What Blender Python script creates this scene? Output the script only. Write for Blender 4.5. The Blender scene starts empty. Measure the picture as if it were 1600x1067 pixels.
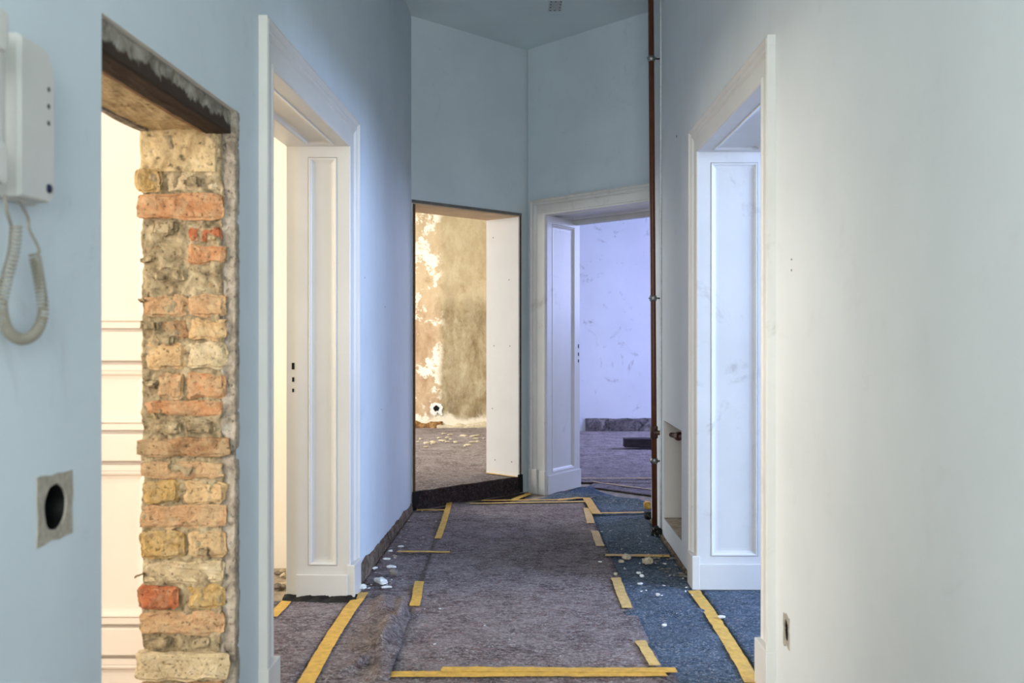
import bpy, bmesh, math, random
from mathutils import Vector, Matrix, noise
C = bpy.context.scene.collection
S = bpy.context.scene
R = random.Random(7)

# ------------------------------------------------------------------ camera
HC = 1.25                                   # eye height; the corridor runs along +Y
cd = bpy.data.cameras.new('camera'); cam = bpy.data.objects.new('camera', cd); C.objects.link(cam)
cam.location = (0, 0, HC); cam.rotation_euler = (math.radians(90), 0, 0)
cd.sensor_width = 36; cd.lens = 35.01; cd.shift_y = -8.5/1600
cd.clip_start = .05
cd.dof.use_dof = True; cd.dof.focus_distance = 6.0; cd.dof.aperture_fstop = 4.0
S.camera = cam

# ------------------------------------------------------------------ world, lights, exposure
w = bpy.data.worlds.new('world'); S.world = w; w.use_nodes = True
w.node_tree.nodes['Background'].inputs[0].default_value = (.75, .85, 1, 1)
w.node_tree.nodes['Background'].inputs[1].default_value = .6
S.view_settings.view_transform = 'Standard'; S.view_settings.look = 'None'
S.view_settings.gamma = 1; S.view_settings.use_curve_mapping = False
S.view_settings.exposure = 0.26

def area(name, loc, direction, sx, sy, power, color, spread=180):
    ld = bpy.data.lights.new(name, 'AREA'); ld.shape = 'RECTANGLE'; ld.size = sx; ld.size_y = sy
    ld.energy = power; ld.color = color; ld.spread = math.radians(spread)
    o = bpy.data.objects.new(name, ld); C.objects.link(o); o.location = loc
    o.rotation_euler = Vector(direction).to_track_quat('-Z', 'Z').to_euler()
    return o
WARM = (1, .89, .79); COOL = (.50, .64, 1)
area('window_light_left_near', (-3.6, 1.2, 1.75), (1, 0.0, 0), 1.3, 1.8, 145, WARM)
area('window_light_left_far', (-3.75, 3.95, 1.85), (1, 0, -.1), 1.1, 1.8, 95, (1, .89, .75))
area('window_light_right', (4.2, 3.5, 1.95), (-1, .05, -.2), 1.2, 1.9, 235, COOL)
area('window_light_end_left', (-4.3, 9.9, 2.2), (1, 0.0, -.95), 1.8, 1.9, 270, (1, .97, .92))
area('window_light_end_right', (4.9, 11.2, 2.1), (-1, -.1, -1.0), 2.2, 2.0, 300, (.46, .53, 1))
area('fill_light_behind', (0, -3.2, 2.2), (0, 1, .14), 1.5, 2.2, 175, (.96, 1, .99))  # added fill behind the camera; the back wall has no window
area('fill_light_left', (-1.12, -.35, 1.15), (1, .12, 0.3), 1.0, 2.0, 52, (.92, .97, 1))  # fill lamp in a made-up doorway, brightens the near corridor
area('fill_light_right', (1.12, -.35, 1.15), (-1, .12, 0.3), 1.0, 2.0, 26, (.86, .93, 1))  # weaker added fill from a made-up doorway on the right

# ------------------------------------------------------------------ helpers
def lin(r, g, b):
    f = lambda c: (c/255/12.92) if c/255 <= .04045 else ((c/255+.055)/1.055)**2.4
    return (f(r), f(g), f(b), 1)

class Nd:
    def __init__(s, name, rough=.6, spec=.3):
        s.m = bpy.data.materials.new(name); s.m.use_nodes = True; s.t = s.m.node_tree
        s.b = s.t.nodes['Principled BSDF']; s.b.inputs['Roughness'].default_value = rough
        s.b.inputs['Specular IOR Level'].default_value = spec
        s.pos = s.t.nodes.new('ShaderNodeNewGeometry').outputs['Position']
        s.obj = s.t.nodes.new('ShaderNodeTexCoord').outputs['Object']
    def link(s, a, b): s.t.links.new(a, b)
    def noise(s, scale, detail=4, rough=.6, dist=0, vec=None, stretch=None):
        n = s.t.nodes.new('ShaderNodeTexNoise'); n.inputs['Scale'].default_value = scale
        n.inputs['Detail'].default_value = detail; n.inputs['Roughness'].default_value = rough
        n.inputs['Distortion'].default_value = dist
        v = vec or s.pos
        if stretch:
            mp = s.t.nodes.new('ShaderNodeMapping'); mp.inputs['Scale'].default_value = stretch
            s.link(v, mp.inputs['Vector']); v = mp.outputs[0]
        s.link(v, n.inputs['Vector']); return n.outputs['Fac']
    def ramp(s, fac, stops, interp='LINEAR'):
        r = s.t.nodes.new('ShaderNodeValToRGB'); e = r.color_ramp.elements; r.color_ramp.interpolation = interp
        while len(e) < len(stops): e.new(.5)
        for k, (p, c) in enumerate(stops): e[k].position = p; e[k].color = c if len(c) == 4 else (*c, 1)
        s.link(fac, r.inputs[0]); return r.outputs[0]
    def mix(s, fac, a, b, mode='MIX'):
        n = s.t.nodes.new('ShaderNodeMix'); n.data_type = 'RGBA'; n.blend_type = mode
        if isinstance(fac, (int, float)): n.inputs[0].default_value = fac
        else: s.link(fac, n.inputs[0])
        for k, v in ((6, a), (7, b)):
            if isinstance(v, tuple): n.inputs[k].default_value = v
            else: s.link(v, n.inputs[k])
        return n.outputs[2]
    def math(s, op, a, b=None, c=None, clamp=False):
        n = s.t.nodes.new('ShaderNodeMath'); n.operation = op; n.use_clamp = clamp
        for k, v in enumerate((a, b, c)):
            if v is None: continue
            if isinstance(v, (int, float)): n.inputs[k].default_value = v
            else: s.link(v, n.inputs[k])
        return n.outputs[0]
    def xyz(s, v=None):
        n = s.t.nodes.new('ShaderNodeSeparateXYZ'); s.link(v or s.pos, n.inputs[0]); return n.outputs
    def color(s, c):
        if isinstance(c, tuple): s.b.inputs['Base Color'].default_value = c
        else: s.link(c, s.b.inputs['Base Color'])
        return s
    def bump(s, h, strength=.3, dist=.005):
        n = s.t.nodes.new('ShaderNodeBump'); n.inputs['Strength'].default_value = strength
        n.inputs['Distance'].default_value = dist; s.link(h, n.inputs['Height']); s.link(n.outputs[0], s.b.inputs['Normal'])
        return s

def g(v): return (v, v, v, 1)
def paint(name, rgb, dirt=.06, rough=.75, marks=0.0):
    n = Nd(name, rough, .2)
    a = n.noise(1.3, 5, .6); b = n.noise(14, 4, .7)
    d = lin(*[c*(1-dirt) for c in rgb])
    col = n.mix(n.ramp(a, [(.35, g(0)), (.7, g(1))]), lin(*rgb), d)
    col = n.mix(n.ramp(b, [(.60, g(0)), (.85, g(.35))]), col, d)
    if marks:
        m = n.noise(3.2, 7, .75, 1.2)
        m2 = n.noise(26, 3, .6, 0, None, (1, 1, .25))
        f = n.math('MULTIPLY', n.ramp(m, [(.57, g(0)), (.68, g(marks))]), n.ramp(m2, [(.4, g(.2)), (.65, g(1))]))
        col = n.mix(f, col, lin(120, 112, 105))
    n.color(col).bump(n.noise(60, 5, .65), .12, .003)
    return n.m

M = {}
M['paint_blue'] = paint('pale_blue_wall_paint', (198, 209, 214), .05, .7, .15)
M['paint_right'] = paint('pale_grey_white_wall_paint', (206, 212, 213), .04, .7, .08)
M['paint_white'] = paint('white_wall_paint', (226, 228, 232), .04, .8, .5)
M['ceiling'] = paint('ceiling_paint', (214, 228, 229), .05, .85)
M['cream'] = paint('cream_wall_paint', (240, 235, 222), .03, .8)
M['cream_panel'] = paint('cream_panel_paint', (214, 202, 190), .03, .6)
M['gloss'] = paint('white_gloss_paint', (206, 204, 197), .05, .35)
M['gloss2'] = paint('white_gloss_paint_worn', (204, 204, 200), .06, .35, .35)

def felt(name, base, dark, light, fleck, scale=1.0, white=.7):
    n = Nd(name, .95, .05)
    a = n.noise(30*scale, 9, .85, .5, None, (.75, 1.5, 1)); b = n.noise(5*scale, 5, .7); c = n.noise(75*scale, 7, .85, .6)
    sp = n.noise(80*scale, 4, .75, 1.2); rd = n.noise(42*scale, 4, .75, 1.0)
    col = n.ramp(a, [(.40, lin(*dark)), (.50, lin(*base)), (.60, lin(*light))])
    col = n.mix(n.ramp(c, [(.44, g(.75)), (.56, g(0))]), col, lin(*dark))
    col = n.mix(n.ramp(b, [(.42, g(0)), (.68, g(.35))]), col, lin(*light))
    col = n.mix(n.ramp(rd, [(.54, g(0)), (.64, g(.5))]), col, lin(*fleck))
    col = n.mix(n.ramp(sp, [(.545, g(0)), (.63, g(white))]), col, lin(222, 216, 214))
    n.color(col).bump(n.math('ADD', a, c), 1.0, .016)
    return n.m
M['felt_brown'] = felt('brown_recycled_fleece', (150, 138, 138), (72, 62, 64), (206, 194, 192), (160, 108, 98))
M['felt_blue'] = felt('blue_recycled_fleece', (90, 110, 130), (48, 62, 76), (130, 150, 170), (102, 130, 164), 1.15)
M['felt_dark'] = felt('dark_brown_fleece', (70, 60, 62), (36, 30, 32), (96, 84, 86), (96, 52, 60), 1.0, .12)

def tape(name, rgb):
    n = Nd(name, .5, .35)
    a = n.noise(35, 4, .6, .3)
    n.color(n.mix(n.ramp(a, [(.35, g(0)), (.7, g(1))]), lin(*rgb), lin(*[c*.82 for c in rgb]))).bump(a, .3, .004)
    return n.m
M['tape'] = tape('yellow_masking_tape', (212, 168, 74)); M['tape_pale'] = tape('pale_masking_tape', (212, 178, 108))

def plain(name, rgb, rough=.6, var=.1, scale=30, metal=0, bump=.15):
    n = Nd(name, rough, .35); a = n.noise(scale, 5, .65)
    n.color(n.mix(n.ramp(a, [(.35, g(0)), (.7, g(1))]), lin(*rgb), lin(*[c*(1-var) for c in rgb]))).bump(a, bump, .004)
    n.b.inputs['Metallic'].default_value = metal
    return n.m
M['black'] = plain('black_plastic', (14, 14, 15), .45); M['dark'] = plain('hole_shade', (16, 12, 10), .9)  # the second one paints the shade inside small holes
M['phone'] = plain('off_white_plastic', (196, 194, 188), .4, .03, 8, 0, .02)
M['cord'] = plain('grey_beige_cord', (146, 140, 126), .5, .05)
M['button'] = plain('navy_button', (20, 22, 60), .4)
M['pipe'] = plain('brown_pipe_paint', (92, 50, 30), .4, .2, 12)
M['rust'] = plain('rusty_iron', (84, 54, 44), .65, .4, 40, .2)
M['steel'] = plain('grey_steel', (150, 148, 144), .4, .2, 40, .8)
M['cable'] = plain('painted_cable', (206, 212, 214), .5)
M['chip'] = plain('white_plaster_chip', (226, 228, 226), .9, .12, 40, 0, .3)
M['chip_warm'] = plain('beige_plaster_chip', (200, 186, 160), .9, .2, 40, 0, .4)
M['grey_chip'] = plain('grey_mortar_chip', (132, 122, 112), .95, .3, 40, 0, .5)
M['patch'] = plain('grey_filler', (168, 160, 146), .9, .2, 60, 0, .4)
M['board'] = plain('white_plasterboard', (236, 232, 228), .85, .02, 4, 0, .03)
M['ply'] = plain('pale_plywood', (214, 184, 150), .6, .12, 5)
M['ply_edge'] = plain('brown_board_edge', (104, 76, 52), .8, .25, 30)
M['lintel_wood'] = plain('weathered_lintel_wood', (156, 122, 88), .9, .35, 14, 0, .4)
M['grey_edge'] = plain('grey_filler_edge', (112, 110, 104), .85, .2, 30)
M['old_wood'] = plain('old_dark_timber', (58, 50, 50), .85, .35, 18, 0, .4)
M['niche'] = paint('niche_plaster', (212, 206, 196), .06, .9)
M['niche_floor'] = plain('dusty_ledge', (170, 156, 136), .95, .3, 25, 0, .4)

def masonry(name, a, b, c, scale=22, bump=.9, smear=0):
    n = Nd(name, .95, .1)
    x = n.noise(scale, 8, .72, .6); y = n.noise(scale*3.4, 5, .7)
    col = n.ramp(x, [(.34, lin(*a)), (.5, lin(*b)), (.66, lin(*c))])
    if smear: col = n.mix(n.ramp(n.noise(15, 7, .75, .8), [(.44, g(smear*.25)), (.60, g(smear))]), col, lin(190, 170, 134))
    col = n.mix(n.ramp(y, [(.34, g(.8)), (.44, g(0))]), col, lin(*[v*.45 for v in a]))
    n.color(col).bump(n.math('ADD', x, y), bump, .008)
    return n.m
M['mortar'] = masonry('grey_lime_mortar', (108, 94, 72), (160, 142, 112), (190, 174, 142))
M['mortar_tan'] = masonry('tan_plaster', (158, 134, 98), (190, 168, 128), (206, 186, 148), 12)
M['mortar_strip'] = masonry('grey_plaster_edge', (104, 96, 86), (150, 140, 126), (176, 168, 156), 16)
BR = {
 'orange': ((150, 92, 58), (190, 130, 88), (204, 156, 114)),
 'red': ((136, 62, 36), (176, 88, 52), (196, 116, 76)),
 'tan': ((164, 126, 84), (200, 164, 118), (216, 188, 146)),
 'yellow': ((146, 112, 60), (186, 150, 88), (204, 174, 118)),
 'pink': ((156, 116, 82), (192, 148, 108), (208, 172, 132)),
 'brown': ((112, 76, 50), (150, 104, 70), (182, 138, 98)),
 'pale': ((176, 156, 124), (206, 186, 150), (220, 204, 176)),
}
for k, v in BR.items(): M['brick_'+k] = masonry(k+'_brick', *v, scale=26, bump=1.0, smear=.6)

# lintel: pale plaster smear above, bitumen-dark below, with a ragged edge
n = Nd('lintel_face', .9, .1)
x_ = n.noise(18, 6, .75, .5); z_ = n.xyz()[2]
h = n.math('ADD', z_, n.math('MULTIPLY', n.noise(24, 5, .7, 0, None, (1, 1, .5)), .075))
col = n.ramp(x_, [(.35, lin(96, 90, 80)), (.55, lin(150, 144, 132)), (.7, lin(172, 168, 158))])
mr = n.t.nodes.new('ShaderNodeMapRange'); mr.inputs[1].default_value = 1.920; mr.inputs[2].default_value = 1.928; n.link(h, mr.inputs[0])
n.color(n.mix(mr.outputs[0], lin(64, 54, 46), col)).bump(x_, .8, .008); M['lintel'] = n.m

# bare plaster wall of the far left room, patched with leftovers of white paint
n = Nd('bare_plaster', .95, .1)
X, Y, Z = n.xyz()[0], n.xyz()[1], n.xyz()[2]
a = n.noise(2.2, 9, .7, .6); b = n.noise(6, 9, .78, .15, None, (1, 1, .5)); c = n.noise(30, 5, .7)
tan = n.ramp(b, [(.34, lin(158, 130, 102)), (.52, lin(184, 158, 130)), (.68, lin(200, 180, 152))])
olive = n.ramp(b, [(.32, lin(108, 92, 68)), (.5, lin(150, 134, 106)), (.66, lin(178, 166, 140))])
step = n.t.nodes.new('ShaderNodeMapRange'); step.inputs[1].default_value = -.93; step.inputs[2].default_value = -.84
n.link(n.math('ADD', X, n.math('MULTIPLY', n.math('SUBTRACT', a, .5), .22)), step.inputs[0])
col = n.mix(step.outputs[0], tan, olive)
up = n.t.nodes.new('ShaderNodeMapRange'); up.inputs[1].default_value = 1.55; up.inputs[2].default_value = 1.75; n.link(Z, up.inputs[0])
col = n.mix(n.math('MULTIPLY', up.outputs[0], .45), col, lin(206, 188, 156))
pf = n.noise(3.4, 9, .74, .3)
left = n.math('SUBTRACT', 1, step.outputs[0])
white = n.ramp(pf, [(.50, g(0)), (.53, g(1))])
col = n.mix(n.math('MULTIPLY', white, n.math('ADD', n.math('MULTIPLY', left, .95), .06)), col, lin(236, 230, 216))
# white band along the bottom
bz = n.t.nodes.new('ShaderNodeMapRange'); bz.inputs[1].default_value = .30; bz.inputs[2].default_value = .22
n.link(n.math('ADD', Z, n.math('MULTIPLY', n.math('SUBTRACT', a, .5), .5)), bz.inputs[0])
col = n.mix(n.math('MULTIPLY', bz.outputs[0], .9), col, lin(228, 220, 204))
st = n.noise(4.5, 9, .8, .1)
col = n.mix(n.ramp(st, [(.56, g(0)), (.70, g(.6))]), col, lin(130, 96, 56))
n.color(col).bump(n.math('ADD', b, n.math('MULTIPLY', white, .4)), .35, .008); M['bare'] = n.m

# ---- geometry helpers
class Fr:
    """a wall's own frame: s along it, v into the wall, z up"""
    def __init__(s, o, u, v):
        s.o = Vector((o[0], o[1], 0)); s.u = Vector((u[0], u[1], 0)).normalized(); s.v = Vector((v[0], v[1], 0)).normalized()
    def P(s, a, v, z): return s.o + s.u*a + s.v*v + Vector((0, 0, z))
WORLD = Fr((0, 0), (1, 0), (0, 1))

def link(name, me, mats, parent=None, **kw):
    for m in (mats if isinstance(mats, (list, tuple)) else [mats]): me.materials.append(m)
    o = bpy.data.objects.new(name, me); C.objects.link(o)
    if parent is not None: o.parent = parent
    for k, v in kw.items(): o[k] = v
    return o
def mesh(name, vs, fs, mats, parent=None, smooth=False, mi=None, fix=True, **kw):
    me = bpy.data.meshes.new(name); me.from_pydata([tuple(v) for v in vs], [], fs); me.update()
    if mi:
        for p, k in zip(me.polygons, mi): p.material_index = k
    if fix:
        bm = bmesh.new(); bm.from_mesh(me); bmesh.ops.recalc_face_normals(bm, faces=bm.faces); bm.to_mesh(me); bm.free()
    if smooth:
        for p in me.polygons: p.use_smooth = True
    return link(name, me, mats, parent, **kw)
BOXF = [(0,1,3,2),(4,6,7,5),(0,4,5,1),(2,3,7,6),(0,2,6,4),(1,5,7,3)]
def fbox(name, fr, s0, s1, v0, v1, z0, z1, m, parent=None, bevel=0, **kw):
    vs = [fr.P(a, b, z) for a in (s0, s1) for b in (v0, v1) for z in (z0, z1)]
    o = mesh(name, vs, BOXF, m, parent, **kw)
    if bevel:
        b = bmesh.new(); b.from_mesh(o.data); bmesh.ops.bevel(b, geom=b.edges[:], offset=bevel, segments=2, affect='EDGES', profile=.6)
        b.to_mesh(o.data); b.free()
    return o
def empty(name, loc=(0,0,0), parent=None, **kw):
    o = bpy.data.objects.new(name, None); C.objects.link(o); o.location = loc
    if parent: o.parent = parent
    for k, v in kw.items(): o[k] = v
    return o
def wall(name, fr, s0, s1, z0, z1, v0, v1, openings, mats, parent=None, **kw):
    """solid wall with real openings; openings = (s0, s1, z0, z1[, depth]); a depth makes a niche that does not go through"""
    ss = sorted({s0, s1, *[o[0] for o in openings], *[o[1] for o in openings]})
    zz = sorted({z0, z1, *[o[2] for o in openings], *[o[3] for o in openings]})
    dd = sorted({v0, v1, *[v0+o[4] for o in openings if len(o) > 4]})
    def solid(i, j, k):
        if not (0 <= i < len(ss)-1 and 0 <= j < len(zz)-1 and 0 <= k < len(dd)-1): return False
        a = (ss[i]+ss[i+1])/2; z = (zz[j]+zz[j+1])/2; d = (dd[k]+dd[k+1])/2
        for o in openings:
            if o[0] < a < o[1] and o[2] < z < o[3] and (len(o) == 4 or d < v0+o[4]): return False
        return s0 < a < s1 and z0 < z < z1
    idx = {}; vs = []; fs = []; mi = []
    def V(i, j, k):
        if (i, j, k) not in idx: idx[(i, j, k)] = len(vs); vs.append(fr.P(ss[i], dd[k], zz[j]))
        return idx[(i, j, k)]
    for i in range(len(ss)-1):
        for j in range(len(zz)-1):
            for k in range(len(dd)-1):
                if not solid(i, j, k): continue
                if not solid(i, j, k-1): fs.append((V(i,j,k),V(i+1,j,k),V(i+1,j+1,k),V(i,j+1,k))); mi.append(0 if k == 0 else 1)
                if not solid(i, j, k+1): fs.append((V(i,j,k+1),V(i,j+1,k+1),V(i+1,j+1,k+1),V(i+1,j,k+1))); mi.append(1)
                if not solid(i-1, j, k): fs.append((V(i,j,k),V(i,j+1,k),V(i,j+1,k+1),V(i,j,k+1))); mi.append(1)
                if not solid(i+1, j, k): fs.append((V(i+1,j,k),V(i+1,j,k+1),V(i+1,j+1,k+1),V(i+1,j+1,k))); mi.append(1)
                if not solid(i, j-1, k): fs.append((V(i,j,k),V(i,j,k+1),V(i+1,j,k+1),V(i+1,j,k))); mi.append(1)
                if not solid(i, j+1, k): fs.append((V(i,j+1,k),V(i+1,j+1,k),V(i+1,j+1,k+1),V(i,j+1,k+1))); mi.append(1)
    return mesh(name, vs, fs, mats, parent, mi=mi, kind='structure', **kw)

def casing(name, fr, s0, s1, zt, ws, wt, mat, parent, zb=0.0, p=.028):
    """moulded architrave swept round the opening, mitred; outer edge s0..s1, top zt; ws/wt widths of sides/top"""
    prof = [(0, -.002), (0, p), (.07, p+.003), (.13, p-.004), (.17, p-.010), (.24, p-.006), (.32, p-.007), (.36, p-.013),
            (.40, p-.010), (.44, p-.016), (.86, p-.019), (.90, p-.014), (.97, p-.015), (1, p-.020), (1, 0)]
    w0, w1 = (ws if isinstance(ws, tuple) else (ws, ws))
    vs = []; fs = []
    for (t, q) in prof:
        vs += [fr.P(s0+w0*t, -q, zb), fr.P(s0+w0*t, -q, zt-wt*t), fr.P(s1-w1*t, -q, zt-wt*t), fr.P(s1-w1*t, -q, zb)]
    for k in range(len(prof)-1):
        for j in range(3):
            a = k*4+j; fs.append((a, a+1, a+5, a+4))
    return mesh(name, vs, fs, mat, parent)

def panel_board(name, o, a, b, nrm, W, H, margins, mat, parent, thick=.02):
    """board with one sunk panel: o corner, a/b edge directions, nrm towards the viewer; margins l, r, bottom, top"""
    o, a, b, nrm = Vector(o), Vector(a).normalized(), Vector(b).normalized(), Vector(nrm).normalized()
    ml, mr, mb, mt = margins
    rings = [(None, -thick), (None, 0), (0, 0), (.001, -.003), (.006, .003), (.012, .001), (.018, -.006), (.028, -.010), (.040, -.011)]
    vs = []; fs = []
    for (d, h) in rings:
        l, r_, bo, to = (0, 0, 0, 0) if d is None else (ml+d, mr+d, mb+d, mt+d)
        for (x, y) in ((l, bo), (W-r_, bo), (W-r_, H-to), (l, H-to)): vs.append(o + a*x + b*y + nrm*h)
    for k in range(len(rings)-1):
        for j in range(4):
            p, q = k*4+j, k*4+(j+1) % 4; fs.append((p, q, q+4, p+4))
    L = (len(rings)-1)*4; fs.append((L, L+1, L+2, L+3)); fs.append((3, 2, 1, 0))
    return mesh(name, vs, fs, mat, parent)

def rough_box(name, ctr, size, mat, parent, seed=0, amp=.004, cuts=4, fr=None, rnd=.004, rot=0, **kw):
    bm = bmesh.new(); bmesh.ops.create_cube(bm, size=1)
    bmesh.ops.subdivide_edges(bm, edges=bm.edges[:], cuts=cuts, use_grid_fill=True)
    ctr = Vector(ctr); sd = Vector((seed*3.7, seed*1.3, seed*5.1))
    rm = Matrix.Rotation(rot, 3, 'Y')
    for v in bm.verts:
        c = v.co.copy(); on = sum(abs(abs(q)-.5) < 1e-4 for q in c)
        p = Vector((c.x*size[0], c.y*size[1], c.z*size[2]))
        if on >= 2: p -= Vector([math.copysign(rnd*(1 if abs(abs(q)-.5) < 1e-4 else 0), q) for q in c])
        p += noise.noise_vector(p*26+sd)*amp + noise.noise_vector(p*80+sd)*amp*.5
        v.co = rm @ p
    me = bpy.data.meshes.new(name); bm.to_mesh(me); bm.free()
    o = link(name, me, mat, parent, **kw)
    if fr is not None: o.matrix_world = Matrix.Translation(ctr) @ Matrix((fr.v, -fr.u, Vector((0,0,1)))).transposed().to_4x4()
    else: o.location = ctr
    return o

def tube(name, pts, r, mat, parent=None, seg=12, cap=True, smooth=True, **kw):
    pts = [Vector(p) for p in pts]; rs = r if isinstance(r, (list, tuple)) else [r]*len(pts)
    vs = []; fs = []; up = Vector((.13, .21, .97)).normalized(); prev = None
    for k, p in enumerate(pts):
        d = (pts[min(k+1, len(pts)-1)] - pts[max(k-1, 0)]).normalized()
        x = (prev if prev is not None else (up if abs(d.dot(up)) < .9 else Vector((1, 0, 0))))
        x = (x - d*x.dot(d)).normalized(); prev = x; y = d.cross(x)
        for j in range(seg):
            t = 2*math.pi*j/seg; vs.append(p + (x*math.cos(t)+y*math.sin(t))*rs[k])
    for k in range(len(pts)-1):
        for j in range(seg):
            a = k*seg+j; b = k*seg+(j+1) % seg; fs.append((a, b, b+seg, a+seg))
    if cap: fs.append(tuple(range(seg))[::-1]); fs.append(tuple(range((len(pts)-1)*seg, len(pts)*seg)))
    return mesh(name, vs, fs, mat, parent, smooth=smooth, **kw)

def hole_patch(name, fr, s, z, half_s, half_z, rad, depth, mat, parent, rs=None, v=-.002, wob=.0, cupmat=None):
    """filler plate with a round hole and the cup of the buried socket box behind it"""
    N = 32; vs = []; fs = []
    rs = rs or rad
    for k in range(N):
        t = 2*math.pi*k/N; c, q = math.cos(t), math.sin(t)
        m = 1/max(abs(c), abs(q)); j = 1 + wob*noise.noise(Vector((c*2, q*2, s)))
        vs.append(fr.P(s+half_s*c*m*j, v, z+half_z*q*m*j)); vs.append(fr.P(s+rs*c*j, v, z+rad*q*j)); vs.append(fr.P(s+rs*c*.98, v+.012, z+rad*q*.98))
        vs.append(fr.P(s+half_s*c*m*j, v+.004, z+half_z*q*m*j))
    for k in range(N):
        a, b = 4*k, 4*((k+1) % N); fs += [(a, b, b+1, a+1), (a+1, b+1, b+2, a+2), (a+3, b+3, b, a)]
    o = mesh(name, vs, fs, mat, parent)
    vs = []; fs = []
    for k in range(N):
        t = 2*math.pi*k/N; vs.append(fr.P(s+rs*.96*math.cos(t), v+.004, z+rad*.96*math.sin(t))); vs.append(fr.P(s+rs*.9*math.cos(t), v+depth, z+rad*.9*math.sin(t)))
    for k in range(N):
        a, b = 2*k, 2*((k+1) % N); fs.append((a, b, b+1, a+1))
    fs.append(tuple(2*k+1 for k in range(N)))
    mesh('socket_box', vs, fs, cupmat or M['black'], parent)
    return o

def fpt(px, py, z=0.0):
    """point of the floor seen at a pixel of the 1600 px wide photograph"""
    y = (HC-z)*1556/(py-525); return Vector(((px-800)*y/1556, y, z))

# ------------------------------------------------------------------ frames
FL = Fr((-.92, 0), (.0308, 1), (-1, .0308))           # left wall
FL2 = Fr((-.757, 5.3), (.037, 1.82), (-1, .0203))     # its far stretch, slightly bent
FR = Fr((.865, 0), (.0109, 1), (1, -.0109))           # right wall
Lc = (-.72, 7.12); Cc = (.128, 7.97)
FEL = Fr(Lc, (.848, .87), (-.716, .698))              # end wall, left half
FER = Fr(Cc, (.666, -.746), (.746, .666))             # end wall, right half
CEIL = 3.54

# ------------------------------------------------------------------ setting
fbox('floor', WORLD, -5.2, 6.2, -4, 14, -.2, 0, M['niche_floor'], kind='structure')
fbox('ceiling', WORLD, -5.2, 6.2, -4, 14, CEIL, CEIL+.2, M['ceiling'], kind='structure')
HOLE = (2.078, 2.99); DL = (3.366, 4.70); DR = (3.575, 4.90)
wl = wall('wall_left', FL, -3.3, 5.32, 0, CEIL, 0, .28,
     [(-.9, .2, 0, 2.2), (HOLE[0], HOLE[1], 0, 1.925), (DL[0]-.03, DL[1]+.03, 0, 2.165), (1.818, 1.94, .872, .984, .06)], [M['paint_blue'], M['cream']])  # first opening is an invented doorway, cut for the left fill lamp
wl2 = wall('wall_left_far', FL2, 0, 1.83, 0, CEIL, 0, .28, [], [M['paint_blue'], M['cream']])
wr = wall('wall_right', FR, -3.3, 6.7, 0, CEIL, 0, .35,
     [(-.9, .2, 0, 2.2), (DR[0]-.03, DR[1]+.03, 0, 2.175), (5.43, 6.118, .13, .733, .19), (3.235, 3.295, .245, .325, .06)], [M['paint_right'], M['paint_right']])  # first opening is added too, it lets the right fill lamp in
wel = wall('wall_end_left', FEL, -.4, 1.216, 0, CEIL, 0, .35, [(.016, 1.119, 0, 2.215)], [M['paint_blue'], M['cream']])
wer = wall('wall_end_right', FER, 0, 1.74, 0, CEIL, 0, .45, [(.075, 1.33, 0, 2.21)], [M['paint_blue'], M['paint_white']])
# the rooms around
def room_wall(name, x0, x1, y0, y1, m, z0=0, **kw): return fbox(name, WORLD, x0, x1, y0, y1, z0, CEIL, m, kind='structure', **kw)
room_wall('wall_back', -1.5, 1.6, -3.5, -3.32, M['paint_blue'])
LX, RX = -3.9, 4.5
Fw = Fr((LX, 0), (0, 1), (-1, 0))
wall('wall_left_room', Fw, -1.2, 5.7, 0, CEIL, 0, .3, [(.5, 1.9, .85, 2.7), (3.35, 4.6, .85, 2.8)], [M['cream'], M['cream']])
room_wall('wall_left_room_near', -4.2, -1.3, -1.4, -1.2, M['cream'])
room_wall('wall_left_room_far', -4.2, -1.045, 5.36, 5.6, M['cream'])
Fw2 = Fr((RX, 0), (0, 1), (1, 0))
wall('wall_right_room', Fw2, 1.9, 6.35, 0, CEIL, 0, .3, [(2.9, 4.2, .85, 2.95)], [M['paint_white'], M['paint_white']])
room_wall('wall_right_room_near', 1.2, 4.8, 1.7, 1.9, M['paint_white'])
room_wall('wall_right_room_far', 1.30, 5.5, 6.30, 6.55, M['paint_white'])
Fw3 = Fr((-4.5, 0), (0, 1), (-1, 0))
wall('wall_end_left_room', Fw3, 5.6, 12.5, 0, CEIL, 0, .3, [(8.9, 10.9, 1.0, 2.95)], [M['cream'], M['cream']])
Fw4 = Fr((5.2, 0), (0, 1), (1, 0))
wall('wall_end_right_room', Fw4, 6.5, 13.3, 0, CEIL, 0, .3, [(10.0, 12.4, .8, 2.9)], [M['paint_white'], M['paint_white']])
wb = wall('wall_end_left_room_back', Fr((0, 12.2), (1, 0), (0, 1)), -4.8, .16, 0, CEIL, 0, .3, [(-.985, -.865, .304, .424, .08)], [M['bare'], M['bare']])
M['paint_smudged'] = paint('smudged_white_wall_paint', (206, 208, 212), .05, .8, 1.0)
wb2 = room_wall('wall_end_right_room_back', .16, 5.5, 13.0, 13.3, M['paint_smudged'])
room_wall('wall_divider', .02, .2, 8.3, 13.1, M['cream'])
room_wall('wall_divider_near', .06, .18, 7.99, 8.4, M['cream'])

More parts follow.
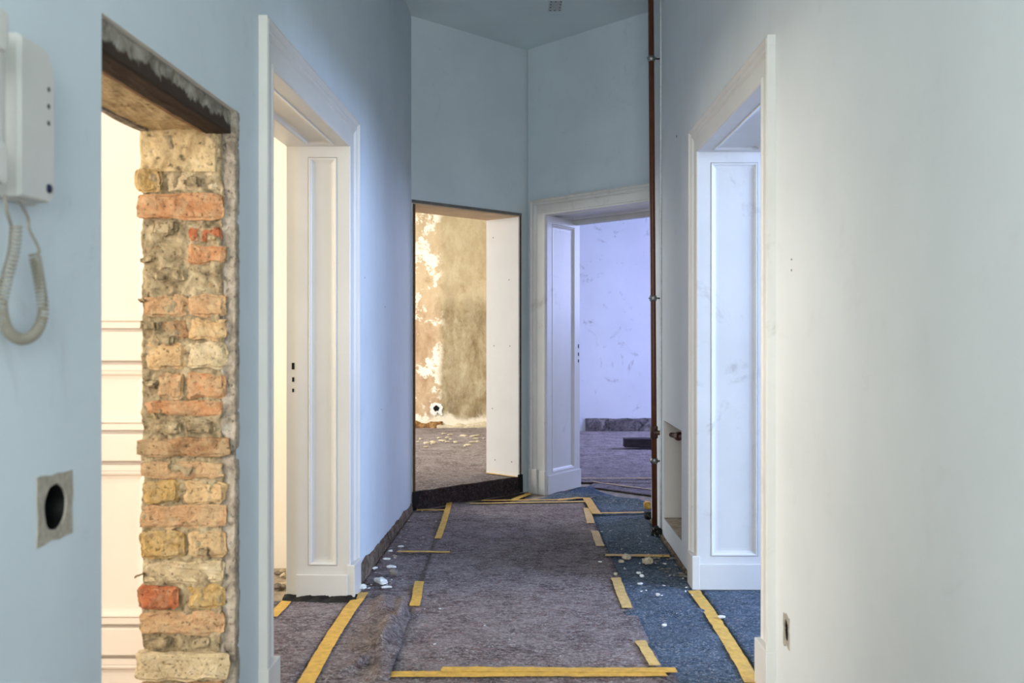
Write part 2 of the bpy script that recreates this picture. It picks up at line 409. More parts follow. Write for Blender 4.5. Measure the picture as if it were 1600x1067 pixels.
# raised floor of the far left room
pts = [FEL.P(-.05, .0, 0), FEL.P(1.16, .0, 0), FEL.P(1.16, .36, 0), Vector((.1, 8.5, 0)), Vector((.1, 12.25, 0)), Vector((-4.5, 12.25, 0)), Vector((-4.5, 5.6, 0)), Vector((-1.1, 5.6, 0)), Vector((-1.1, 7.2, 0))]
nP = len(pts)
mesh('floor_raised', [p+Vector((0,0,.001)) for p in pts]+[p+Vector((0,0,.118)) for p in pts],
     [tuple(range(nP))[::-1], tuple(range(nP, 2*nP))]+[(k, (k+1) % nP, (k+1) % nP+nP, k+nP) for k in range(nP)], M['niche_floor'], kind='structure')

# panelled partition seen through the brick opening
PY = 3.13
part = empty('wall_panelled', (-2.2, PY, 0), kind='structure')
fbox('partition_core', WORLD, -3.9+2.2, -1.115+2.2, .02, .14, 0, CEIL, M['cream_panel'], part)
zs = [0, .235, .345, .845, .955, 1.16, 1.275, 2.05, 3.3]
for k in range(0, len(zs)-1, 1):
    z0, z1 = zs[k], zs[k+1]
    for x0, x1 in ((-3.9, -2.5), (-2.5, -1.115)):
        if z1-z0 < .16: fbox('rail', WORLD, x0+2.2, x1+2.2, -.004, .02, z0+.012, z1-.012, M['cream_panel'], part, bevel=.004)
        else:
            panel_board('panel', (x0+2.2, .0, z0), (1, 0, 0), (0, 0, 1), (0, -1, 0), x1-x0, z1-z0, (.03, .03, .018, .018), M['cream_panel'], part)

# ------------------------------------------------------------------ brick jamb
F0 = 2.972                                     # depth of the broken face
k_ = F0/1556
def bx(px): return (px-800)*k_
def bz(py): return HC-(py-525)*k_
def rough_sheet(name, u0, u1, z0, z1, nu, nz, yfun, mat, parent, edge=.006, seed=0):
    vs = []; fs = []
    for j in range(nz+1):
        z = z0+(z1-z0)*j/nz
        e0 = edge*noise.noise(Vector((z*14, seed, 3)))+edge*.5*noise.noise(Vector((z*60, seed, 3))); e1 = edge*noise.noise(Vector((z*14, seed, 9)))+edge*.5*noise.noise(Vector((z*60, seed, 9)))
        for i in range(-1, nu+2):
            t = min(max(i/nu, 0), 1); x = u0+e0+(u1+e1-u0-e0)*t
            y = yfun(x, z, t); 
            if i in (-1, nu+1): y = F0+.045
            vs.append((x, y, z))
    w_ = nu+3
    for j in range(nz):
        for i in range(w_-1):
            a = j*w_+i; fs.append((a, a+1, a+w_+1, a+w_))
    return mesh(name, vs, fs, mat, parent, smooth=True)
def fb(x, z, f, s=0): return noise.fractal(Vector((x*f, z*f, s)), .9, 2.1, 4)
rough_sheet('mortar', bx(221), bx(346), 0, bz(200), 44, 340,
    lambda x, z, t: F0+.006+.011*fb(x, z, 22, 1)-.004*abs(fb(x, z, 60, 5)), M['mortar'], wl, .008, 1)
rough_sheet('plaster_edge', bx(344), bx(367.5), 0, 1.925, 10, 340,
    lambda x, z, t: F0+.012-.008*t+.009*fb(x, z, 26, 7), M['mortar_strip'], wl, .004, 4)
rough_sheet('plaster_patch', bx(219), bx(338), bz(268), bz(199), 40, 26,
    lambda x, z, t: F0-.003+.005*fb(x, z, 14, 3)+.006*max(0, fb(x, z, 40, 2)), M['mortar_tan'], wl, .003, 6)
rows = [
 (262, 300, [(213, 254, 'yellow', .006), (256, 340, 'pale', -.006)]),
 (302, 342, [(215, 348, 'orange', .010)]),
 (356, 380, [(293, 311, 'red', .0), (313, 346, 'red', -.002)]),
 (383, 412, [(225, 252, 'orange', -.006), (292, 352, 'orange', .004)]),
 (418, 460, [(290, 347, 'brown', -.010)]),
 (461, 495, [(224, 291, 'pink', .002), (294, 352, 'pink', .004)]),
 (498, 531, [(236, 296, 'brown', -.006), (296, 353, 'tan', .003)]),
 (536, 576, [(227, 290, 'tan', .003), (293, 354, 'pale', .004)]),
 (583, 622, [(247, 288, 'pink', .007), (291, 352, 'orange', .003)]),
 (625, 650, [(226, 346, 'orange', .004)]),
 (684, 713, [(217, 359, 'brown', .013)]),
 (722, 747, [(221, 348, 'pink', .004)]),
 (752, 786, [(223, 279, 'yellow', .004), (286, 352, 'tan', .003)]),
 (790, 825, [(222, 353, 'pink', .003)]),
 (829, 872, [(219, 288, 'yellow', .006), (292, 352, 'tan', .001)]),
 (878, 912, [(226, 348, 'pale', .001)]),
 (915, 951, [(216, 280, 'red', .009), (290, 352, 'yellow', .001)]),
 (955, 991, [(219, 350, 'pink', .005)]),
 (1018, 1062, [(213, 358, 'pale', .015)]),
]
yb = 1066; cols = ['tan', 'orange', 'pink', 'yellow']
while bz(yb+36) > 0.01:
    if (yb//40) % 2: rows.append((yb, yb+35, [(220, 352, R.choice(cols), .003)]))
    else: rows.append((yb, yb+35, [(220, 282, R.choice(cols), .004), (287, 352, R.choice(cols), .002)]))
    yb += 41
sd = 0
for (y0, y1, seg) in rows:
    for (x0, x1, c_, pr) in seg:
        sd += 1; W_, H_ = (x1-x0)*k_, (y1-y0)*k_; D_ = .05
        rough_box('brick', (bx((x0+x1)/2), F0-pr+D_/2, bz((y0+y1)/2)), (W_, D_, H_), M['brick_'+c_], wl, sd, .0078, 8, rnd=.005, rot=R.uniform(-.02, .02))
for (px, py, s_, m_) in [(258, 355, .05, 'mortar'), (262, 430, .06, 'mortar'), (232, 405, .022, 'mortar'), (233, 508, .035, 'mortar'), (236, 600, .028, 'mortar'),
                     (262, 668, .05, 'mortar'), (312, 666, .055, 'mortar'), (300, 285, .035, 'mortar'), (330, 372, .016, 'mortar_tan'), (318, 862, .03, 'mortar'),
                     (222, 468, .014, 'mortar'), (250, 1003, .04, 'mortar'), (315, 1003, .045, 'mortar'), (258, 530, .03, 'mortar'), (238, 648, .02, 'mortar_tan'), (217, 900, .012, 'mortar'), (285, 733, .045, 'mortar')]:
    sd += 1
    rough_box('mortar_lump', (bx(px), F0+.004, bz(py)), (s_*1.5, .026, s_*.75), M[m_], wl, sd, .010, 5, rnd=.007)

# lintel of the brick opening
rough_box('lintel', FL.P((HOLE[0]+HOLE[1])/2, .05, 1.890), (.075, HOLE[1]-HOLE[0]+.02, .075), M['lintel'], wl, 3, .003, 14, fr=FL, rnd=.003)
rough_box('lintel_board', FL.P((HOLE[0]+HOLE[1])/2, .075, 1.868), (.06, HOLE[1]-HOLE[0], .022), M['lintel_wood'], wl, 4, .003, 8, fr=FL, rnd=.003)
rough_box('soffit', FL.P((HOLE[0]+HOLE[1])/2, .185, 1.893), (.19, HOLE[1]-HOLE[0]+.01, .058), M['mortar_tan'], wl, 5, .006, 14, fr=FL, rnd=.004)
rough_box('soffit_lath', FL.P((HOLE[0]+HOLE[1])/2, .268, 1.866), (.025, HOLE[1]-HOLE[0], .016), M['mortar_strip'], wl, 6, .005, 12, fr=FL, rnd=.003)

# ------------------------------------------------------------------ doorways
def doorway(name, fr, s0, s1, zt, s_out0, s_out1, z_out, ws, depth, mat, plh=.17, lining_plinth=.125, side_margins=(.05, .05)):
    d = empty(name, fr.P((s0+s1)/2, 0, 0), kind='structure')
    inv = Matrix.Translation(-d.location)
    def fx(o):
        o.data.transform(inv); return o
    fx(casing('casing', fr, s_out0, s_out1, z_out, ws, z_out-zt, mat, d))
    w0, w1 = ws
    for (a, b) in ((s_out0-.004, s_out0+w0+.004), (s_out1-w1-.004, s_out1+.004)):
        fx(fbox('plinth', fr, a, b, -.034, .004, 0.004, plh, mat, d, bevel=.004))
    # linings
    for (s, sg) in ((s1, -1), (s0, 1)):
        o = fr.P(s, 0, 0)
        fx(panel_board('lining', o, fr.v, (0, 0, 1), fr.u*sg, depth, zt, (side_margins[0], side_margins[1], .165, .05), mat, d))
        fx(fbox('lining_plinth', fr, s-(.012 if sg < 0 else 0), s+(.012 if sg > 0 else 0), .0, depth+.004, .004, lining_plinth, mat, d, bevel=.003))
    fx(panel_board('lining_head', fr.P(s0, 0, zt), fr.v, fr.u, (0, 0, -1), depth, s1-s0, (side_margins[0], side_margins[1], .06, .06), mat, d))
    return d, fx
d1, fx = doorway('door_1', FL, DL[0], DL[1], 2.145, 3.228, 4.864, 2.29, (.138, .164), .238, M['gloss'])
for s, sg in ((DL[1], 1), (DL[0], -1)):
    a, b = sorted((s+sg*.018, s+sg*.05))
    fx(fbox('frame_rebate', FL, a, b, .234, .297, 0.004, 2.163, M['gloss'], d1, bevel=.003))
fx(fbox('frame_rebate', FL, DL[0]-.02, DL[1]+.02, .234, .297, 2.15, 2.18, M['gloss'], d1, bevel=.003))
zz_ = lambda py, Y: HC-(py-525)*Y/1556
for (py, hh, vv) in ((572, .013, .0065), (593, .009, .005), (610, .007, .0045)):
    fx(fbox('strike_hole_shade', FL, DL[1]+.0165, DL[1]+.03, .2635-vv, .2635+vv, zz_(py, 4.72)-hh*1.2, zz_(py, 4.72)+hh*1.2, M['dark'], d1))  # solid dark box, its colour stands in for the mortise's inner shade
# black foil crumpled under the lining
vs = []; fs = []
for i in range(25):
    t = i/24; v_ = -.045+.345*t
    for j in range(5):
        q = j/4; nz = noise.noise(Vector((t*9, q*3, 2)))
        vs.append(FL.P(DL[1]-.004-.055*q-.014*nz+(.02 if t < .06 else 0), v_, .030-.022*q+.010*nz*(1-q)))
for i in range(24):
    for j in range(4): a = i*5+j; fs.append((a, a+1, a+6, a+5))
fx(mesh('foil_skirt', vs, fs, M['black'], d1, smooth=True))
d2, fx = doorway('door_2', FR, DR[0], DR[1], 2.155, 3.408, 5.03, 2.282, (.165, .14), .345, M['gloss2'], lining_plinth=.13, side_margins=(.058, .055))

# end right doorway: deep splayed lining
d3 = empty('door_3', (Cc[0]+.5, Cc[1]-.5, 0), kind='structure'); inv3 = Matrix.Translation(-d3.location)
def f3(o): o.data.transform(inv3); return o
f3(casing('casing', FER, .058, 1.48, 2.325, (.164, .15), .128, M['gloss2'], d3, p=.04))
f3(fbox('plinth', FER, .050, .142, -.045, .004, .004, .20, M['gloss2'], d3, bevel=.004))
f3(fbox('plinth', FER, .146, .226, -.032, .004, .004, .19, M['gloss2'], d3, bevel=.004))
A = FER.P(.222, -.002, 0); B = Vector((.56, 8.24, 0)); dA = (B-A); nA = Vector((dA.y, -dA.x, 0)).normalized()
f3(panel_board('lining', A, dA, (0, 0, 1), nA, dA.length, 2.197, (.075, .085, .17, .06), M['gloss2'], d3))
FA = Fr((A.x, A.y), (dA.x, dA.y), (-nA.x, -nA.y))
f3(fbox('lining_plinth', FA, .0, dA.length+.004, -.012, .01, .004, .155, M['gloss2'], d3, bevel=.003))
f3(fbox('lining', FER, 1.30, 1.33, -.002, .46, .004, 2.197, M['gloss2'], d3))
f3(panel_board('lining_head', FER.P(.08, -.002, 2.197), FER.v, FER.u, (0, 0, -1), .46, 1.25, (.06, .08, .06, .06), M['gloss2'], d3))
f3(fbox('head_rail', FER, .08, 1.33, .42, .47, 2.16, 2.20, M['gloss2'], d3, bevel=.003))
for (zc, hh) in ((1.166, .016), (1.10, .014), (1.045, .012)):
    f3(fbox('strike_hole_shade', FA, dA.length-.028, dA.length-.014, -.0012, .01, zc-hh, zc+hh, M['dark'], d3))  # no recess cut; the shade in the mortise is a dark block

# end left opening: lined with raw boards
d4 = empty('door_4', (Lc[0]+.4, Lc[1]+.4, 0), kind='structure'); inv4 = Matrix.Translation(-d4.location)
def f4(o): o.data.transform(inv4); return o
f4(fbox('plasterboard', FEL, 1.100, 1.116, -.004, .36, .118, 2.196, M['board'], d4))
f4(fbox('board_edge', FEL, 1.114, 1.128, -.010, .10, .118, 2.205, M['ply_edge'], d4))
f4(fbox('lining_board', FEL, .014, .030, -.010, .36, .118, 2.196, M['ply_edge'], d4))
f4(fbox('head_board', FEL, .016, 1.128, -.004, .36, 2.196, 2.207, M['ply'], d4))
f4(fbox('filler_edge', FEL, .004, 1.132, -.010, .004, 2.205, 2.226, M['grey_edge'], d4))
for (vv, zc) in ((.28, 2.05), (.27, 1.17), (.09, 1.17), (.26, .245), (.07, .245), (.1, 1.7), (.29, .66)):
    P_ = FEL.P(1.0995, vv, zc); f4(tube('screw', [P_, P_-FEL.u*.001], .0045, M['rust'], d4, 8))
f4(rough_box('black_tape', FEL.P(.05, -.010, .062), (.012, .06, .13), M['black'], d4, 2, .004, 3, fr=FEL)) if False else None
f4(fbox('black_tape', FEL, .006, .058, -.012, -.004, .002, .135, M['black'], d4))
f4(fbox('black_tape', FEL, 1.095, 1.142, -.012, -.002, .01, .15, M['black'], d4))

# ------------------------------------------------------------------ base strips, sockets, niche
def ragged_strip(name, fr, s0, s1, h0, h1, mat, proud=.006, parent=None, seed=1, kind='structure', amp=.014, zb=0.0, freq=4):
    N = int((s1-s0)*60); K = 6; vs = []; fs = []
    for i in range(N+1):
        s = s0+(s1-s0)*i/N; h = h0+(h1-h0)*i/N + amp*fb(s, 0, freq, seed)
        for j in range(K+1):
            t = j/K; vs.append(fr.P(s, -(proud*(1-t**4)+.006*fb(s, t*.3, 30, seed+2)*(1-t)+.0015), zb+h*t))
        
    for i in range(N):
        for j in range(K): a = i*(K+1)+j; fs.append((a, a+K+1, a+K+2, a+1))
    kw = {} if parent else {'kind': kind}
    return mesh(name, vs, fs, mat, parent, **kw)
M['base'] = masonry('exposed_base_masonry', (58, 48, 40), (104, 90, 76), (140, 128, 112), 14)
ragged_strip('baseboard_left', FL, 4.87, 5.33, .10, .10, M['base'], .012)
ragged_strip('baseboard_left_far', FL2, .0, 1.80, .095, .055, M['base'], .012, seed=1)
ragged_strip('baseboard_right', FR, 5.03, 6.68, .018, .03, M['base'], .012, seed=5, amp=.006)
ragged_strip('baseboard_end_left_room', Fr((-2.6, 12.2), (1, 0), (0, 1)), 0, 1.75, .10, .08, masonry('brown_rubble', (88, 58, 34), (150, 112, 72), (190, 160, 120), 10), .03, seed=3, amp=.05, zb=.118)
ragged_strip('baseboard_end_left_room_plaster', Fr((-.92, 12.2), (1, 0), (0, 1)), 0, .95, .05, .09, M['chip_warm'], .05, seed=8, amp=.05, zb=.118)
ragged_strip('baseboard_end_right_room', Fr((.955, 13.0), (1, 0), (0, 1)), 0, 3, .175, .18, masonry('grey_rubble', (44, 40, 44), (96, 90, 90), (140, 132, 128), 9), .03, seed=3, amp=.012)
hole_patch('socket_patch', FL, 1.879, .928, .068, .062, .044, .055, M['patch'], wl, wob=.10)
hole_patch('socket_patch', FR, 3.265, .284, .038, .052, .036, .055, M['patch'], wr, rs=.026, wob=.25)
P_ = Vector(((682-800)*12.2/1556, 12.2, HC-(638-525)*12.2/1556))
o = hole_patch('socket_patch', Fr((P_.x, 12.2), (1, 0), (0, 1)), 0, P_.z, .075, .07, .038, .05, M['chip'], wb, v=-.012, wob=.5)
# niche ledge
fbox('niche_ledge', FR, 5.432, 6.116, .004, .188, .131, .137, M['niche_floor'], wr)
fbox('niche_lining', FR, 6.110, 6.1175, .003, .188, .137, .732, M['niche'], wr)
fbox('niche_lining', FR, 5.432, 6.11, .182, .189, .137, .732, M['niche'], wr)
# nail holes and screw plugs as dark discs; the holes' shade is in the colour
for (fr, par, s, z, r_) in [(FR, wr, 3.205+.0, 1.25+(525-405)*3.2/1556, .0035), (FR, wr, 3.205, 1.25+(525-422)*3.2/1556, .0035), (FR, wr, 5.60, 1.25+(525-213)*5.6/1556, .008),
                            (FL, wl, 5.15, 1.25+(525-434)*5.15/1556, .004), (FL2, wl2, .55, 1.25+(525-480)*5.9/1556, .004), (FL2, wl2, .4, 1.25+(525-640)*5.7/1556, .004)]:
    p = fr.P(s, -.0012, z); tube('nail_hole_shade', [p, p+fr.v*.004], r_, M['dark'], par, 8)
# patch with screws on the ceiling
cp = empty('ceiling_plate', (.30, 6.9, CEIL), label='small pale square patch with screw heads on the ceiling', category='plate')
fbox('plate', WORLD, -.045, .045, -.11, .11, -.004, 0, plain('pale_patch', (190, 196, 198), .8), cp)
for x in (-.032, 0, .034):
    for y in (-.09, -.03, .03, .09):
        if x == 0 and abs(y) < .05: continue
        tube('screw', [(x, y, -.0035), (x, y, -.0062)], .005, M['black'], cp, 8)

# ------------------------------------------------------------------ floor fleece
RID = []
def ridge(p, q, amp, w): RID.append((Vector((p.x, p.y)), Vector((q.x, q.y)), amp, w))
ridge(fpt(594, 1062), fpt(603, 985), .020, .030); ridge(fpt(603, 985), fpt(600, 935), .014, .03)
ridge(fpt(600, 1015), fpt(628, 965), .022, .028); ridge(fpt(624, 972), fpt(632, 938), .011, .022)
ridge(fpt(618, 1010), fpt(632, 955), .009, .016); ridge(fpt(575, 1000), fpt(590, 950), .008, .02); ridge(fpt(612, 1062), fpt(622, 1010), .012, .018); ridge(fpt(560, 1045), fpt(590, 1015), .010, .02); ridge(fpt(520, 1060), fpt(575, 1035), .009, .02)
RB = []
def ridgeb(p, q, amp, w): RB.append((Vector((p.x, p.y)), Vector((q.x, q.y)), amp, w))
ridgeb(fpt(985, 962), fpt(1088, 958), .010, .04); ridgeb(fpt(880, 776), fpt(1010, 790), .020, .09); ridgeb(fpt(850, 770), fpt(950, 764), .012, .08)
ridgeb(fpt(990, 1020), fpt(1110, 1000), .006, .06)
def rsum(L, x, y):
    t = 0
    for a, b, amp, w_ in L:
        amp = amp*1.7
        d = b-a; q = Vector((x, y))-a; u = max(0, min(1, q.dot(d)/d.length_squared)); r_ = (q-d*u).length
        t += amp*math.exp(-(r_/w_)**2)
    return t
def hz(x, y, which=''):
    h = .0035*(1+noise.noise(Vector((x*2.6, y*2.6, 0)))) + .0016*noise.noise(Vector((x*11, y*9, 4)))
    if which == 'l': h += rsum(RID, x, y)
    if which == 'b': h += rsum(RB, x, y)
    return h
def sheet(name, quad, res, z, mat, which='', wob=.006, **kw):
    a, b, c, d = [Vector((q[0], q[1])) for q in quad]
    nu = max(2, int(max((b-a).length, (c-d).length)/res)); nv = max(2, int(max((d-a).length, (c-b).length)/res))
    vs = []; fs = []
    for j in range(nv+1):
        for i in range(nu+1):
            u, v = i/nu, j/nv
            p = (a*(1-u)+b*u)*(1-v)+(d*(1-u)+c*u)*v
            if i in (0, nu): p = p+Vector((wob*noise.noise(Vector((p.y*3, i, 0))), 0))
            if j in (0, nv): p = p+Vector((0, wob*noise.noise(Vector((p.x*3, j, 0)))))
            vs.append((p.x, p.y, z+hz(p.x, p.y, which)))
    for j in range(nv):
        for i in range(nu):
            q = j*(nu+1)+i; fs.append((q, q+1, q+nu+2, q+nu+1))
    base = len(vs); bd = [i for i in range(nu+1)]+[(j*(nu+1)+nu) for j in range(1, nv+1)]+[nv*(nu+1)+i for i in range(nu-1, -1, -1)]+[j*(nu+1) for j in range(nv-1, 0, -1)]
    for q in bd: vs.append((vs[q][0], vs[q][1], vs[q][2]-.004))
    for k in range(len(bd)):
        k2 = (k+1) % len(bd); fs.append((bd[k], base+k, base+k2, bd[k2]))
    return mesh(name, vs, fs, mat, None, smooth=True, fix=False, **kw)
XL = lambda y: (-.92+.0308*y) if y < 5.3 else (-.757+.0203*(y-5.3))
XR = lambda y: .865+.0109*y
sheet('fleece_sheet', [(XL(2)+.02, 2.0), (-.44, 2.0), (-.44, 7.36), (XL(7.1)+.02, 7.08)], .022, .003, M['felt_brown'], 'l',
      label='brown grey fleece strip with folds along the left wall', category='floor covering')
sheet('fleece_sheet', [(-.463, 3.60), (.560, 3.60), (.548, 7.45), (-.47, 7.40)], .03, .009, M['felt_brown'],
      label='wide mottled brown fleece runner down the middle of the corridor', category='floor covering')
sheet('fleece_sheet', [(-.5, -1.0), (.62, -1.0), (.60, 3.69), (-.47, 3.69)], .05, .006, M['felt_brown'],
      label='brown fleece sheet in the foreground below the long tape strip', category='floor covering')
sheet('fleece_sheet', [(.50, 2.0), (XR(2)-.02, 2.0), (XR(6.6)-.02, 6.62), (.50, 7.1)], .022, .003, M['felt_blue'], 'b',
      label='blue grey fleece strip with plaster crumbs along the right wall', category='floor covering')
sheet('fleece_sheet', [(.06, 7.42), (.50, 7.00), (1.10, 7.0), (.62, 8.15)], .03, .004, M['felt_blue'], 'b',
      label='creased blue grey fleece in front of the doorway at the right end', category='floor covering')
sheet('fleece_sheet', [(.48, 7.02), (.50, 6.55), (1.0, 6.6), (1.2, 7.1)], .04, .003, M['felt_blue'], 'b',
      label='blue grey fleece piece at the foot of the far corridor corner', category='floor covering')
sheet('fleece_sheet', [(XL(7.0)+.03, 7.02), (-.40, 7.2), (.10, 7.62), (.10, 7.9)], .03, .004, M['felt_dark'],
      label='dark brown fleece wedge at the foot of the step', category='floor covering')
# doorway and room floors
sheet('fleece_sheet', [(-2.6, 3.36), (-.785, 3.36), (-.745, 4.66), (-2.6, 4.66)], .035, .004, M['felt_brown'],
      label='brown grey fleece inside the left panelled doorway', category='floor covering')
sheet('fleece_sheet', [(.90, 3.2), (3.4, 3.2), (3.4, 4.86), (.925, 4.88)], .03, .004, M['felt_blue'], '',
      label='bright blue fleece inside the right panelled doorway', category='floor covering')
sheet('fleece_sheet', [(.62, 8.18), (1.75, 7.1), (4.8, 8.0), (.9, 9.0)], .05, .010, M['felt_brown'], '',
      label='brown fleece strip just inside the right end doorway', category='floor covering')
sheet('fleece_sheet', [(.30, 8.45), (4.9, 7.9), (4.9, 12.9), (.30, 12.9)], .05, .014, M['felt_brown'], 'b',
      label='brown fleece floor of the bluish room at the right end', category='floor covering')
# raised room floor and the felt-clad riser
vs = []; fs = []
NU, NV = 40, 6
for j in range(NV+1):
    for i in range(NU+1):
        s = .03+1.075*i/NU; t = j/NV
        p = FEL.P(s, -.006-.012*(1-t)**2-.003*noise.noise(Vector((s*8, t*3, 1))), .006+.122*t+.003*noise.noise(Vector((s*7, 0, 0)))); vs.append(p)
for j in range(NV):
    for i in range(NU): q = j*(NU+1)+i; fs.append((q, q+1, q+NU+2, q+NU+1))
NB = len(vs)
for i in range(NU+1): p = vs[NV*(NU+1)+i].copy(); vs.append(p+FEL.v*.03+Vector((0, 0, .003)))
for i in range(NU): fs.append((NV*(NU+1)+i, NV*(NU+1)+i+1, NB+i+1, NB+i))
mesh('fleece_riser', vs, fs, M['felt_dark'], None, smooth=True, label='dark brown fleece covering the riser of the step at the left end', category='floor covering')
vs = []; fs = []
NU = 70; NV = 90
for j in range(NV+1):
    for i in range(NU+1):
        u = i/NU; v = j/NV
        a_ = FEL.P(.035+1.06*u, .015, 0); b_ = Vector((-3.2+3.18*u, 12.15, 0)); m_ = FEL.P(.035+1.06*u, .38, 0)
        p = a_.lerp(m_, v/.08) if v < .08 else m_.lerp(b_, (v-.08)/.92)
        vs.append((p.x, p.y, .123+hz(p.x, p.y)*1.2))
for j in range(NV):
    for i in range(NU): q = j*(NU+1)+i; fs.append((q, q+1, q+NU+2, q+NU+1))
mesh('fleece_sheet', vs, fs, M['felt_brown'], None, smooth=True, label='brown fleece on the raised floor of the room with bare plaster', category='floor covering')

# ------------------------------------------------------------------ tape
TZ = .0165
def strip(p, q, w_, label, mat='tape', z=TZ, bend=.0, which='', seed=[0]):
    p, q = Vector((p[0], p[1])), Vector((q[0], q[1])); d = q-p; L = d.length; d.normalize(); nn = Vector((-d.y, d.x)); seed[0] += 1
    N = max(4, int(L/.025)); vs = []; fs = []
    for i in range(N+1):
        t = i/N; c = p+d*L*t+nn*(bend*math.sin(math.pi*t)+.003*noise.noise(Vector((t*L*5, seed[0], 0))))
        e = .004*noise.noise(Vector((t*L*18, seed[0], 5))); ee = (.006*R.uniform(-1, 1) if i in (0, N) else 0)
        for k in (-1, -.33, .33, 1):
            c2 = c+nn*(k*(w_/2+e))+d*ee*k; zz = z+hz(c2.x, c2.y, which)*.9+.0012*noise.noise(Vector((c2.x*40, c2.y*40, 1)))
            vs.append((c2.x, c2.y, zz))
    T = len(vs)
    for v in vs[:T]: vs.append((v[0], v[1], v[2]-.0012))
    for i in range(N):
        for k in range(3): a = i*4+k; fs.append((a, a+1, a+5, a+4)); fs.append((T+a, T+a+4, T+a+5, T+a+1))
        a = i*4; fs += [(a, a+4, T+a+4, T+a), (a+3, T+a+3, T+a+7, a+7)]
    a = N*4; fs += [(0, T, T+1, 1), (1, T+1, T+2, 2), (2, T+2, T+3, 3), (a, a+1, T+a+1, T+a), (a+1, a+2, T+a+2, T+a+1), (a+2, a+3, T+a+3, T+a+2)]
    return mesh('tape_strip', vs, fs, M[mat], None, label=label, category='tape')
F = fpt
strip(F(606, 1061), F(1040, 1060), .056, 'long yellow tape strip across the bottom of the picture')
strip(F(690, 1054), F(1057, 1055.5), .050, 'second yellow tape strip overlapping the long one at the bottom', z=TZ+.002)
strip(F(1000, 1009), F(1024, 1048), .042, 'short slanting tape piece just above the right end of the bottom tape', 'tape_pale', z=TZ+.002)
strip(F(962, 908), F(980, 956), .048, 'pale tape piece on the right runner seam beside the bright blue patch', 'tape_pale')
strip(F(929, 834), F(938, 858), .048, 'short pale tape on the right runner seam, second from the gold corner tape', 'tape_pale')
strip(F(917, 797), F(923, 822), .050, 'short pale tape on the right runner seam directly under the gold corner tape', 'tape_pale')
strip(F(916, 783), F(933, 808), .060, 'crumpled gold tape slanting off the far right corner of the runner', z=TZ+.006)
strip(F(870, 786), F(925, 781), .060, 'gold tape bunched at the far right corner of the runner', z=TZ+.004)
strip(F(734, 790), F(915, 787.5), .045, 'long thin tape across the far end of the brown runner', 'tape_pale')
strip(F(752, 785.5), F(880, 784.5), .040, 'tape lying just behind the long one at the far end of the runner')
strip(F(799, 786), F(828, 774), .050, 'short yellow tape slanting from the runner to the step corner')
strip(F(935, 805.5), F(1006, 804.5), .040, 'narrow tape across the blue fleece near the pipe foot')
strip(F(946, 872.5), F(1046, 873.5), .050, 'yellow tape across the blue fleece next to the plaster crumbs')
strip(F(621, 866.5), F(703, 867.5), .036, 'yellow tape lying crosswise near the left wall')
strip(F(703, 785), F(684, 846), .040, 'slanting yellow tape running from the step towards the viewer', bend=.006)
strip(F(651, 800.5), F(700, 801), .030, 'thin tape at the left foot of the step')
strip(F(655.5, 914), F(648, 953), .046, 'short yellow tape on the left runner seam')
strip(F(566, 930), F(478, 1073), .060, 'long yellow tape along the left door threshold', z=TZ-.006, bend=-.012)
strip(F(1084, 926), F(1176, 1072), .056, 'long yellow tape along the right door threshold', z=TZ-.006, bend=.010)
strip(F(425, 968), F(448, 944), .050, 'yellow tape inside the left doorway beside the black foil', z=TZ-.006)
strip(F(903, 752.5), F(1022, 752.5), .025, 'thin pale tape line inside the right end doorway', 'tape_pale', z=TZ+.012)
strip(F(925, 756), F(1022, 769), .025, 'thin tape line slanting across the right end threshold', 'tape_pale', z=TZ+.002)
strip(F(838, 768.5), F(861, 768), .040, 'small gold tape at the foot of the far door casing', z=TZ-.002)
a_ = FEL.P(1.085, .0, 0); b_ = FEL.P(1.085, .35, 0)
strip(a_, b_, .028, 'yellow tape at the foot of the white plasterboard reveal', z=.131)
rough_box('tape_wad', F(1012, 797)+Vector((0, 0, .035)), (.05, .05, .05), M['tape'], None, 31, .010, 5, rnd=.010, label='crumpled ball of gold tape by the wall corner near the pipe', category='tape')
rough_box('foil_wad', F(1013, 812)+Vector((0, 0, .03)), (.055, .08, .055), M['black'], None, 37, .012, 5, rnd=.010, label='crumpled black foil on the floor under the gold tape ball', category='foil')
rough_box('foil_wad', F(1026, 838)+Vector((-.005, 0, .03)), (.06, .09, .06), M['black'], None, 39, .014, 5, rnd=.010, label='crumpled black foil round the foot of the brown pipe', category='foil')

# ------------------------------------------------------------------ plaster debris
def chip(px, py, w_, d_, h_, label=None, mat='chip', seed=0, rot=0, group=None, cat='plaster chip'):
    p = F(px, py); z = TZ-.004+hz(p.x, p.y)+h_*.5
    o = rough_box('plaster_chip', (p.x, p.y, z), (w_, d_, h_), M[mat], None, seed, min(w_, d_, h_*2)*.16, 3, rnd=min(w_, d_, h_)*.22, label=label, category=cat)
    o.rotation_euler.z = rot
    if group: o['group'] = group
    return o
chip(595, 916, .048, .085, .026, 'biggest white angular plaster chunk on the floor by the left wall', seed=51, rot=.5)
chip(612, 892, .050, .022, .016, 'flat white bar shaped plaster chip behind the biggest chunk', seed=52, rot=.1)
chip(604, 924, .050, .020, .010, 'thin white plaster flake in front of the biggest chunk', seed=53, rot=.2)
chip(566, 926, .040, .03, .022, 'white plaster piece tucked against the left door plinth', seed=54, rot=.1)
chip(614, 903, .040, .05, .034, 'rounded grey mortar lump beside the white chunk by the left wall', 'grey_chip', 55)
chip(604, 879, .042, .014, .010, 'narrow white plaster sliver third from the left door plinth', seed=56, rot=.05)
chip(626, 859, .034, .012, .010, 'small curved white plaster sliver behind the crosswise left tape', seed=57, rot=.4)
chip(586, 893, .028, .014, .010, 'white plaster sliver touching the ragged wall base', seed=58, rot=.5)
